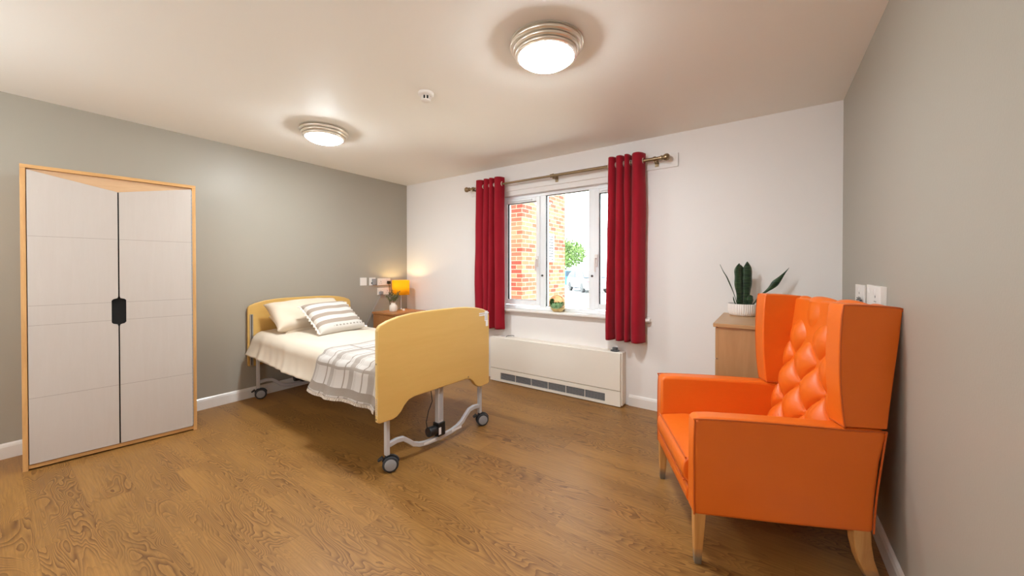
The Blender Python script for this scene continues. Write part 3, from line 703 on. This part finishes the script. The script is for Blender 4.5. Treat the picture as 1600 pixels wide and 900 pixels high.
# duvet: profile in arc length across the bed
def bed_surface(X, s, off=0, side_drop=.30, hem_out=.048):
    """s in metres from the centre line (negative = near side)"""
    sg = -1 if s < 0 else 1; a = abs(s)
    flat, R = .375, .085
    top = .648
    headlift = max(0, 1 - X / .62)
    if sg > 0: top += .10 * headlift ** 1.5 * min(1, a / .3)
    top += .012 * math.cos(min(a / flat, 1) * PI / 2)
    arcL = R * PI / 2
    if a < flat: y, z = a, top
    elif a < flat + arcL:
        q = (a - flat) / R; y, z = flat + R * math.sin(q), top - R * (1 - math.cos(q))
    else:
        d = a - flat - arcL; f = d / (side_drop - .085)
        y, z = flat + R + hem_out * f * f + .015 * f, top - R - d * .97
    nrm = noise.noise(Vector((X * 2.2, s * 3.0, 4))) * .010 + noise.noise(Vector((X * 7, s * 9, 9))) * .004
    if a > flat:
        f = min(1, (a - flat) / .3)
        y += f * (.008 * math.sin(X * 9 + 2 * noise.noise(Vector((X * 2, 0, 3)))) + .0045 * math.sin(X * 23 + 1 + 3 * noise.noise(Vector((X * 3, a * 2, 7)))) + .003 * math.sin(X * 47 + 4 * noise.noise(Vector((X * 2, a * 3, 1)))))
        z += 0
    else: z += nrm
    yy = sg * (y + off); zz = z + (off if a < flat + .05 else off * .3)
    return Vector((X, yy, zz))
def duvet_fn(u, v):
    X = .03 + 2.19 * u
    # hem lengths
    near = .375 + .1335 + .135 + .03 * math.sin(u * PI)
    s = -near + (near + .66) * v
    p = bed_surface(X, s)
    if s < -.45:   # corner at the head flies out
        f = (-.45 - s) / .2; k = max(0, 1 - u / .28)
        p.y -= .03 * f * k; p.x -= .005 * f * k ** 2; p.z += .012 * f * k
    return p
m = MB(); m.grid(duvet_fn, 120, 110)
dv = m.build('duvet', 'duvet', solid=.022, sharp=180, recalc=True); dv.location = BO; dv.rotation_euler = (0, 0, -th)
tag(dv, 'plain cream duvet spread over the bed, hanging down the near side', 'duvet')
def throw_fn(u, v):
    X = 1.44 + .785 * u + .10 * (1 - u) * 0
    near = .375 + .1335 + .175 + .018 * math.sin(u * 5 + .5)
    s = -near + (near + .62) * v
    X -= .07 * (1 - u) * (1 - min(1, v * 2.5)) * 1.0
    X += .05 * (1 - u) * max(0, v - .35)
    p = bed_surface(X, s, .017)
    if s < -.45: p.y -= .012 + .010 * math.sin(u * 19)
    return p
m = MB(); m.grid(throw_fn, 90, 110, lambda u, v: (1.44 + .785 * u, v * 1.30))
tw = m.build('throw_blanket', 'throw', solid=.010, sharp=180, recalc=True); tw.location = BO; tw.rotation_euler = (0, 0, -th)
tag(tw, 'white and taupe plaid throw across the foot of the bed', 'throw')
m = MB()
for k in range(150):
    u = (k + .5) / 150; p = throw_fn(u, 0); d = throw_fn(u, .02) - p; d.normalize()
    m.tube([p + d * .004, p - d * .008 + Vector((random.uniform(-.003, .003), -.002, 0)), p - d * .020 + Vector((random.uniform(-.004, .004), 0, 0))], .0018, 4)
fr_ = m.build('fringe', 'fringe', tw); fr_['kind'] = 'stuff'

def pillow_mesh(w, h, t_, pinch=.08, seed=1, uv=False, nz=.010):
    m = MB()
    def fn(sgn):
        def f(u, v):
            a, b = 2 * u - 1, 2 * v - 1
            px = a * w / 2 * (1 - pinch * (1 - abs(a) ** 2) * 0 - pinch * (b * b) * 0)
            inx = 1 - pinch * (1 - b * b) * 0
            x = w / 2 * a * (1 - pinch * (1 - b ** 4) * abs(a) ** 6)
            y = h / 2 * b * (1 - pinch * (1 - a ** 4) * abs(b) ** 6)
            th_ = t_ / 2 * ((1 - a ** 4) * (1 - b ** 4)) ** .5
            return Vector((x, y, sgn * th_ + nz * noise.noise(Vector((x * 8, y * 8, seed + sgn))) * (1 - a ** 4) * (1 - b ** 4)))
        return f
    m.grid(fn(1), 44, 44, (lambda u, v: (u, v)) if uv else None); m.grid(fn(-1), 44, 44, (lambda u, v: (u, v)) if uv else None)
    bmesh.ops.remove_doubles(m.bm, verts=m.bm.verts, dist=.0004)
    return m
def place(o, X, Y, Z, ax_u, ax_v):   # local x -> ax_u, local y -> ax_v in bed axes
    u = Vector(ax_u).normalized(); v = Vector(ax_v); v = (v - u * v.dot(u)).normalized(); n = u.cross(v)
    mat = Matrix(((u.x, v.x, n.x, X), (u.y, v.y, n.y, Y), (u.z, v.z, n.z, Z), (0, 0, 0, 1)))
    o.matrix_world = Matrix.Translation(BO) @ Matrix.Rotation(-th, 4, 'Z') @ mat
p1 = pillow_mesh(.72, .44, .15, .06, 2).build('pillow', 'pillow', sharp=180); place(p1, .205, .03, .72, (0, 1, 0), (-.75, 0, .26))
tag(p1, 'cream pillow lying flat, lower of the two, tucked against the headboard', 'pillow')
p2 = pillow_mesh(.72, .40, .17, .07, 5, nz=.03).build('pillow', 'pillow', sharp=180); place(p2, .262, -.045, .815, (0, 1, .02), (-.56, 0, .40))
tag(p2, 'cream pillow propped on the other, behind the striped cushion', 'pillow')
ce = empty('cushion'); place(ce, .645, .015, .805, (-.02, .999, .035), (-.40, -.02, .245))
tag(ce, 'square linen cushion with taupe and white stripes and ruffled sides', 'cushion')
pillow_mesh(.45, .455, .13, .05, 8, True, .008).build('cover', 'stripe', ce, sharp=180)
for sx in (-1, 1):
    m = MB()
    def fr2(u, v):
        b = 2 * u - 1; y = .2275 * b * (1 - 0); x = .225 * (1 - .05 * (1 - b ** 4))
        return Vector((sx * (x - .006 + .024 * v), y, .011 * v * math.sin(u * 62) + .002 * math.sin(u * 151)))
    m.grid(fr2, 150, 4); m.build('ruffle', 'fringe', ce, solid=.002, sharp=180, recalc=False)

# ------------------------------------------------------------------ bedside cabinet, lamp, vase
bc = empty('bedside_cabinet', (.30, -.37, 0), label='oak bedside cabinet in the corner beside the bed', cat='bedside cabinet')
bw, bd = .25, .22
MB().box(-bd, bd, -bw, bw, .71, .733).build('top', 'side_wood', bc, bevel=.003)
MB().box(-bd + .012, bd - .02, -bw + .010, bw - .010, .05, .71).build('body', 'side_wood', bc, bevel=.002)
MB().box(-bd + .03, bd - .05, -bw + .02, bw - .02, 0, .05).build('plinth', 'side_wood', bc, smooth=False)
for z0, z1 in ((.55, .70), (.38, .54)):
    d = MB().box(bd - .02, bd - .003, -bw + .014, bw - .014, z0, z1).build('drawer', 'side_wood', bc, bevel=.002)
    MB().tube([(bd + .0, -.05, (z0 + z1) / 2), (bd + .016, -.045, (z0 + z1) / 2), (bd + .016, .045, (z0 + z1) / 2), (bd + .0, .05, (z0 + z1) / 2)], .005, 8).build('handle', 'nickel', d)
d = MB().box(bd - .02, bd - .003, -bw + .014, bw - .014, .06, .37).build('door', 'side_wood', bc, bevel=.002)
MB().tube([(bd, -.17, .25), (bd + .016, -.17, .25), (bd + .016, -.17, .33), (bd, -.17, .33)], .005, 8).build('handle', 'nickel', d)
la = empty('table_lamp', (.195, -.262, .733), label='lit table lamp with yellow drum shade and slim silver stem', cat='lamp')
MB().lathe([(0, 0), (.055, 0), (.055, .006), (.05, .010), (.016, .014), (.012, .024), (0, .024)], 32).build('base', 'chrome', la)
MB().tube([(0, 0, .02), (0, 0, .285)], .006, 12).build('stem', 'chrome', la)
MB().lathe([(.110, .203), (.112, .395)], 48).build('shade', 'shade', la, solid=.0015)
m = MB()
for k in range(3): a = 2 * PI * k / 3; m.tube([(0, 0, .375), (.1115 * math.cos(a), .1115 * math.sin(a), .388)], .002, 6)
m.lathe([(0, .285), (.018, .285), (.018, .325), (0, .325)], 16); m.tube([(0, 0, .28), (0, 0, .378)], .003, 6); m.build('shade_carrier', 'chrome', la)
MB().ball((0, 0, .345), .024, 16, (1, 1, 1.15)).build('bulb', 'bulb', la)
MB().lathe([(0, 0), (.016, 0), (.018, .016), (.014, .022), (0, .022)], 16).build('trinket', 'ceramic', None).location = (.300, -.300, .733)
o = bpy.data.objects['trinket']; o.name = 'tealight_holder'; tag(o, 'tiny white pot standing at the foot of the yellow lamp', 'pot')
va = empty('bud_vase', (.285, -.452, .733), label='small matt white vase with green sprigs on the bedside cabinet', cat='vase')
MB().lathe([(0, 0), (.040, 0), (.048, .008), (.050, .03), (.050, .062), (.044, .082), (.030, .092), (.026, .104), (.029, .115), (.024, .115), (.022, .10), (.0, .09)], 36).build('vase', 'ceramic_matt', va)
def sprig(parent, base, tip, nleaf, size, mat, seed):
    r_ = random.Random(seed); b, t_ = Vector(base), Vector(tip); path = [b.lerp(t_, k / 6) + Vector((.006 * math.sin(k), .005 * math.cos(k * 1.3), 0)) for k in range(7)]
    sp = MB().tube(path, .0016, 5).build('stem', 'stem', parent)
    m = MB(); dr = (t_ - b).normalized(); sd_ = dr.orthogonal().normalized()
    for k in range(nleaf):
        q = .3 + .7 * (k + .5) / nleaf; c = b.lerp(t_, q); an = k * 2.4 + r_.random(); sdv = Matrix.Rotation(an, 3, dr) @ sd_
        tipv = c + (sdv * .8 + dr * .6).normalized() * size * r_.uniform(.8, 1.2); mid_ = (c + tipv) / 2; wv = dr.cross(sdv).normalized() * size * .26
        upv = dr * .003
        m.face([m.bm.verts.new(p) for p in (c, mid_ + wv + upv, tipv, mid_ - wv + upv)])
    m.build('leaves', mat, sp, solid=.0008)
for i, (dx, dy, dz) in enumerate(((.02, -.03, .27), (.055, .035, .22), (-.03, -.075, .20), (.03, .06, .25), (.0, -.05, .24), (-.02, .02, .19), (.05, -.01, .21))):
    sprig(va, (0, 0, .09), (dx, dy, dz), 16, .034, 'leaf_euc', i)

# ------------------------------------------------------------------ chest and snake plant
ch = empty('chest_of_drawers', (4.18, -.383, 0), label='oak veneered chest of drawers behind the orange armchair', cat='chest of drawers')
hx, hy = .245, .352
MB().box(-hx - .012, hx, -hy - .012, hy, .898, .923).build('top', 'cab_top', ch, bevel=.004)
MB().box(-hx + .016, hx, -hy, hy, .06, .898).build('carcass', 'cab_wood', ch, bevel=.002)
MB().box(-hx + .03, hx - .02, -hy + .02, hy - .02, 0, .06).build('plinth', 'cab_wood', ch, smooth=False)
for k in range(4):
    z0 = .075 + k * .206
    d = MB().box(-hx, -hx + .016, -hy + .003, hy - .003, z0, z0 + .200).build('drawer', 'cab_wood', ch, bevel=.002)
    MB().tube([(-hx, -.07, z0 + .12), (-hx - .02, -.065, z0 + .12), (-hx - .02, .065, z0 + .12), (-hx, .07, z0 + .12)], .005, 8).build('handle', 'nickel', d)
sp = empty('snake_plant', (4.062, -.165, .923), label='dark green snake plant in a white ribbed bowl on the chest', cat='plant')
m = MB(); n_ = 120
rings = [(.0, 0, 0), (.080, 0, 0), (.090, .010, 1), (.097, .03, 1), (.099, .088, 1), (.094, .090, 0), (.090, .075, 0), (0, .07, 0)]
def pot_fn(u, v):
    i = min(int(v * (len(rings) - 1)), len(rings) - 2); f = v * (len(rings) - 1) - i
    r_ = rings[i][0] * (1 - f) + rings[i + 1][0] * f; z = rings[i][1] * (1 - f) + rings[i + 1][1] * f; rb = rings[i][2] * (1 - f) + rings[i + 1][2] * f
    a = 2 * PI * u; r_ *= 1 + rb * .04 * (abs(math.sin(a * 22)) - .6)
    return Vector((r_ * math.cos(a), r_ * math.sin(a), z))
m.grid(pot_fn, 240, 14, closed_u=True); bmesh.ops.remove_doubles(m.bm, verts=m.bm.verts, dist=.00005)
m.build('bowl', 'ceramic', sp, sharp=60)
MB().lathe([(.089, .073), (.05, .078), (0, .080)], 28).build('soil', 'soil', sp)
def leaf(path, wmax, face, twist=0, tipw=0):
    m = MB(); P = [Vector(p) for p in path]
    def cr(t_):
        x = t_ * (len(P) - 1); i = min(int(x), len(P) - 2); f = x - i
        p0, p1, p2, p3 = P[max(i - 1, 0)], P[i], P[i + 1], P[min(i + 2, len(P) - 1)]
        return .5 * ((2 * p1) + (p2 - p0) * f + (2 * p0 - 5 * p1 + 4 * p2 - p3) * f * f + (3 * p1 - p0 - 3 * p2 + p3) * f ** 3)
    def fn(u, v):
        c = cr(u); d = (cr(min(1, u + .02)) - cr(max(0, u - .02))).normalized(); f_ = Vector((math.cos(face + twist * u), math.sin(face + twist * u), 0))
        f_ = (f_ - d * f_.dot(d)).normalized(); n = d.cross(f_)
        w = (wmax * (.55 + .9 * u - .45 * u * u) * (1 - max(0, (u - .60) / .40) ** 1.7) * .5) if not tipw else (wmax * (.25 + math.exp(-((u - tipw) / .2) ** 2)) * (1 - u ** 6) * .5)
        w *= 1 + .10 * math.sin(u * 17 + face)
        b = 2 * v - 1
        return c + f_ * b * w + n * (abs(b) ** 2 * w * .35)
    m.grid(fn, 30, 6); m.build('leaf', 'snake', sp, solid=.003, sharp=180, recalc=False)
ra = math.atan2(.5685, .8227); R_ = Vector((.8227, .5685, 0)); D_ = Vector((-.5685, .8227, 0))
def pp(r_, d_, z): v_ = R_ * r_ + D_ * d_; return (v_.x, v_.y, z)
leaf([pp(-.020, -.01, .07), pp(-.030, -.01, .20), pp(-.033, -.005, .32), pp(-.030, 0, .395)], .074, ra + .2)
leaf([pp(-.012, .02, .07), pp(-.010, .02, .20), pp(-.006, .02, .32), pp(-.010, .02, .385)], .06, ra - .5)
leaf([pp(.022, 0, .07), pp(.034, 0, .20), pp(.040, .0, .32), pp(.030, 0, .408)], .082, ra)
leaf([pp(.05, -.01, .07), pp(.052, -.01, .12), pp(.048, -.01, .155)], .055, ra)
leaf([pp(-.040, 0, .07), pp(-.070, .0, .17), pp(-.115, 0, .28), pp(-.150, 0, .335), pp(-.175, 0, .385)], .020, ra + .9, 0, .5)
leaf([pp(-.055, -.02, .07), pp(-.072, -.02, .10), pp(-.092, -.03, .145)], .018, ra + .7)
leaf([pp(.060, -.01, .07), pp(.105, -.04, .15), pp(.165, -.07, .215), pp(.20, -.09, .265), pp(.235, -.10, .315), pp(.265, -.11, .36)], .036, ra - .6, .5, .55)

# ------------------------------------------------------------------ terrarium on the sill
te = empty('terrarium', (2.405, -.004, .827), label='round amber bowl of succulents with side opening on the window sill', cat='terrarium')
vd = (CAM - Vector((2.405, -.004, .93))).normalized(); vd = (vd + Vector((0, 0, .12)) + Vector((-.25, 0, 0))).normalized()
m = MB(); R0 = .088; cz = .093; q = vd.to_track_quat('Z', 'Y')
def sph(u, v):
    a = 2 * PI * u; b = math.radians(54) + (PI - math.radians(54)) * v
    p = q @ Vector((R0 * math.sin(b) * math.cos(a), R0 * math.sin(b) * math.sin(a), R0 * math.cos(b))); p.z = max(p.z + cz, .002) 
    return p
m.grid(sph, 60, 30, closed_u=True); m.build('bowl', 'amber', te, solid=.003, sharp=180)
b_ = math.radians(54); m = MB(); pts = [q @ Vector((R0 * math.sin(b_) * math.cos(a), R0 * math.sin(b_) * math.sin(a), R0 * math.cos(b_))) + Vector((0, 0, cz)) for a in [2 * PI * k / 48 for k in range(49)]]
m.tube(pts, .0022, 6, caps=False); m.build('rim', plain('rim_brown', lin(120, 100, 70), .4), te)
MB().lathe([(0, .004), (.048, .004), (.070, .028), (.074, .040), (0, .044)], 32).build('sand', 'sand', te)
def rosette(c, r_, mat, seed):
    m = MB(); rr = random.Random(seed); tilt = (vd * 1.0 + Vector((0, 0, .7))).normalized().to_track_quat('Z', 'Y')
    for ring_, (n, el, ln) in enumerate(((9, .35, 1), (7, .8, .75), (5, 1.2, .5))):
        for k in range(n):
            a = 2 * PI * k / n + ring_ * .4 + rr.random() * .2; d = Vector((math.cos(a) * math.cos(el), math.sin(a) * math.cos(el), math.sin(el)))
            d = tilt @ d; sdv = tilt @ Vector((-math.sin(a), math.cos(a), 0)); L = r_ * ln; b0 = Vector(c); t_ = b0 + d * L; md = b0 + d * L * .6
            vs = [m.bm.verts.new(p) for p in (b0, md + sdv * L * .22, t_, md - sdv * L * .22, md + tilt @ Vector((0, 0, L * .14)))]
            for f in ((0, 1, 4), (1, 2, 4), (2, 3, 4), (3, 0, 4), (0, 3, 2, 1)): m.face([vs[i] for i in f])
    m.build('succulent', mat, te, smooth=False)
for i, (x, y, z, r_, mt_) in enumerate(((-.050, -.022, .050, .034, 'leaf'), (-.060, -.012, .075, .030, 'leaf'), (-.062, -.010, .098, .026, 'leaf'), (.006, -.044, .040, .036, 'leaf_pale'), (.035, -.025, .044, .036, 'leaf_pale'), (.045, .010, .058, .032, 'leaf'), (-.005, .005, .050, .040, 'leaf'), (-.022, -.044, .042, .034, 'leaf_pale'), (.025, .035, .056, .034, 'leaf'))): rosette((x, y, z + .014), r_ * 1.3, mt_, i)

# ------------------------------------------------------------------ armchair
AP = Vector((3.954, -1.721, 0)); aa = math.atan2(.421, .907)
ac = empty('wing_armchair', AP, aa, label='orange vinyl wing armchair with buttoned back, by the right wall', cat='armchair')
WT = .70; TH = .088
def pipe(pts, name='piping', r=.0036, par=ac): return MB().tube(pts, r, 6).build(name, 'piping', par)
def smooth_path(P, k=6):
    P = [Vector(p) for p in P]; out = []
    for i in range(len(P) - 1):
        p0, p1, p2, p3 = P[max(i - 1, 0)], P[i], P[i + 1], P[min(i + 2, len(P) - 1)]
        for j in range(k):
            f = j / k; out.append(.5 * ((2 * p1) + (p2 - p0) * f + (2 * p0 - 5 * p1 + 4 * p2 - p3) * f * f + (3 * p1 - p0 - 3 * p2 + p3) * f ** 3))
    out.append(P[-1]); return out
def slab(prof, w0, w1, name, bev=.016, swell=.0):
    m = MB(); m.prism(prof, 'y', w0, w1); return m.build(name, 'leather', ac, bevel=bev, seg=4, sharp=180)
arm_prof = [(.0, .218), (0.0, .45), (.002, .618), (.012, .636), (.08, .640), (.25, .640), (.45, .636), (.60, .632), (.712, .634), (.718, .615), (.695, .50), (.680, .35), (.674, .216), (.33, .214)]
wing_prof = [(.566, .636), (.556, .70), (.549, .80), (.546, .92), (.550, 1.05), (.556, 1.118), (.565, 1.132), (.66, 1.130), (.757, 1.122), (.766, 1.108), (.757, 1.0), (.742, .87), (.728, .74), (.718, .636)]
for w0, w1, sgn in ((0, TH, -1), (WT - TH, WT, 1)):
    arm = slab(arm_prof, w0, w1, 'arm', .018)
    ww = w0 - .0005 if sgn < 0 else w1 + .0005
    wing_ = slab([(a, z) for a, z in wing_prof], w0, w1, 'wing', .022)
    yo = w0 + .001 if sgn < 0 else w1 - .001
    edge = smooth_path([(.004, yo, .222), (.002, yo, .45), (.006, yo, .612), (.022, yo, .632), (.25, yo, .634), (.45, yo, .630), (.60, yo, .626), (.714, yo, .628)])
    pipe(edge)
    pipe(smooth_path([(.714, yo, .628), (.700, yo, .52), (.680, yo, .35), (.672, yo, .218)]))
    pipe(smooth_path([(.568, yo, .640), (.560, yo, .70), (.552, yo, .80), (.549, yo, .92), (.553, yo, 1.05), (.560, yo, 1.116), (.572, yo, 1.127), (.66, yo, 1.125), (.755, yo, 1.118), (.764, yo, 1.105)]), 'wing_piping')
    yi = w1 if sgn < 0 else w0
    pipe([(.568, yo, .637), (.566, (yo + yi) / 2, .640), (.568, yi, .638), (.66, yi + sgn * -.001, .636)], 'wing_piping')
# outside back
MB().hexa([(.600, .03, .22), (.672, .03, .218), (.672, WT - .03, .218), (.600, WT - .03, .22)], [(.715, .03, 1.115), (.764, .03, 1.112), (.764, WT - .03, 1.112), (.715, WT - .03, 1.115)]).build('outside_back', 'leather', ac, bevel=.012, seg=3)
# buttoned inside back
SW, SZ = .196, .240
Wc, Zc = .35, 1.045
def tuft(w, z):
    p = (w - Wc) / SW + (z - Zc) / SZ; q_ = (w - Wc) / SW - (z - Zc) / SZ
    if z > Zc:   # vertical pleats above the top row
        c = abs(math.sin(PI * (w - Wc) / SW)) ** .5
        k = min(1, (z - Zc) / .05); d = (abs(math.sin(PI * p)) * abs(math.sin(PI * q_))) ** .36
        return d * (1 - k) + (.25 + .75 * c) * k
    d = (abs(math.sin(PI * p)) * abs(math.sin(PI * q_))) ** .36
    return d
w0, w1 = TH - .012, WT - TH + .012
def back_fn(u, v):
    w = w0 + (w1 - w0) * u
    s_ = v * .80
    if s_ < .70:
        z = .40 + s_; a = .578 + (z - .42) * .245; n = Vector((-1, 0, .245)).normalized(); base = Vector((a, w, z))
    else:
        q_ = (s_ - .70) / .10; an = q_ * PI * .62; z0 = 1.10; a0 = .578 + (z0 - .42) * .245; rr = .016
        base = Vector((a0 + rr - rr * math.cos(an), w, z0 + rr * math.sin(an))); n = Vector((-math.cos(an), 0, math.sin(an)))
    zz = .40 + min(s_, .72)
    h_ = tuft(w, zz); edge = min(1, (u * (1 - u) * 4) * 3.2) ** .5
    fall = max(0, 1 - max(0, s_ - .70) / .10)
    hgt = (.062 * h_ - .030) * (edge * .8 + .2) * (.15 + .85 * fall)
    hgt += .006 * edge * fall
    return base + n * hgt
m = MB(); m.grid(back_fn, 130, 190); m.build('inside_back', 'leather', ac, sharp=180, recalc=False)
ib = bpy.data.objects['inside_back']
m = MB()
for i in range(-3, 4):
    for j in range(0, 7):
        w = Wc + i * SW / 2; z = Zc - j * SZ / 2
        if (i + j) % 2 == 0 and w0 + .02 < w < w1 - .02 and z > .46:
            a = .578 + (z - .42) * .245; m.lathe([(0, .006), (.006, .005), (.010, .001), (.010, -.003), (0, -.003)], 12, Vector((a + .010, w, z)), Vector((-1, 0, .205)).to_track_quat('Z', 'Y').to_matrix().to_4x4())
m.build('button', 'leather', ib)
# seat cushion and rails
def cush_fn(u, v):   # u around profile, v across
    pass
cz0, cz1 = .302, .420
prof = [(.0, cz0 + .01), (-.018, cz0 + .03), (-.024, .36), (-.018, cz1 - .022), (-.004, cz1 - .004), (.02, cz1 + .002), (.12, cz1 + .012), (.30, cz1 + .014), (.50, cz1 + .004), (.60, cz1 - .006), (.60, cz0), (.02, cz0)]
MB().prism(prof, 'y', TH + .001, WT - TH - .001).build('seat_cushion', 'leather', ac, bevel=.014, seg=3, sharp=180)
pipe([(-.006, TH + .003, cz1 - .001), (-.006, WT - TH - .003, cz1 - .001)], 'seat_piping', .004)
pipe([(-.012, TH + .003, cz0 + .016), (-.012, WT - TH - .003, cz0 + .016)], 'seat_piping', .004)
prof = [(.004, .220), (-.004, .24), (-.006, .28), (.004, .300), (.62, .300), (.66, .222), (.33, .216)]
MB().prism(prof, 'y', TH - .002, WT - TH + .002).build('seat_rail', 'leather', ac, bevel=.010, seg=3)
def leg(pts, name='leg'):   # pts: list of (a,w,z,ha,hw) from top to foot
    m = MB(); rings = []
    for a, w, z, ha, hw_ in pts: rings.append([m.bm.verts.new(p) for p in ((a - ha, w - hw_, z), (a + ha, w - hw_, z), (a + ha, w + hw_, z), (a - ha, w + hw_, z))])
    for i in range(len(rings) - 1):
        for k in range(4): m.face([rings[i][k], rings[i][(k + 1) % 4], rings[i + 1][(k + 1) % 4], rings[i + 1][k]])
    m.face(rings[0]); m.face(rings[-1][::-1]); return m.build(name, 'worn_leg', ac, bevel=.004)
for w, sg in ((.024, -1), (WT - .024, 1)):
    leg([(.029, w, .225, .024, .021), (.027, w, .15, .021, .019), (.025, w - sg * .000, .07, .017, .016), (.024, w, 0, .014, .013)])
    leg([(.634, w, .225, .032, .021), (.638, w, .17, .031, .020), (.650, w, .11, .029, .019), (.672, w, .05, .027, .017), (.700, w, 0, .025, .016)])
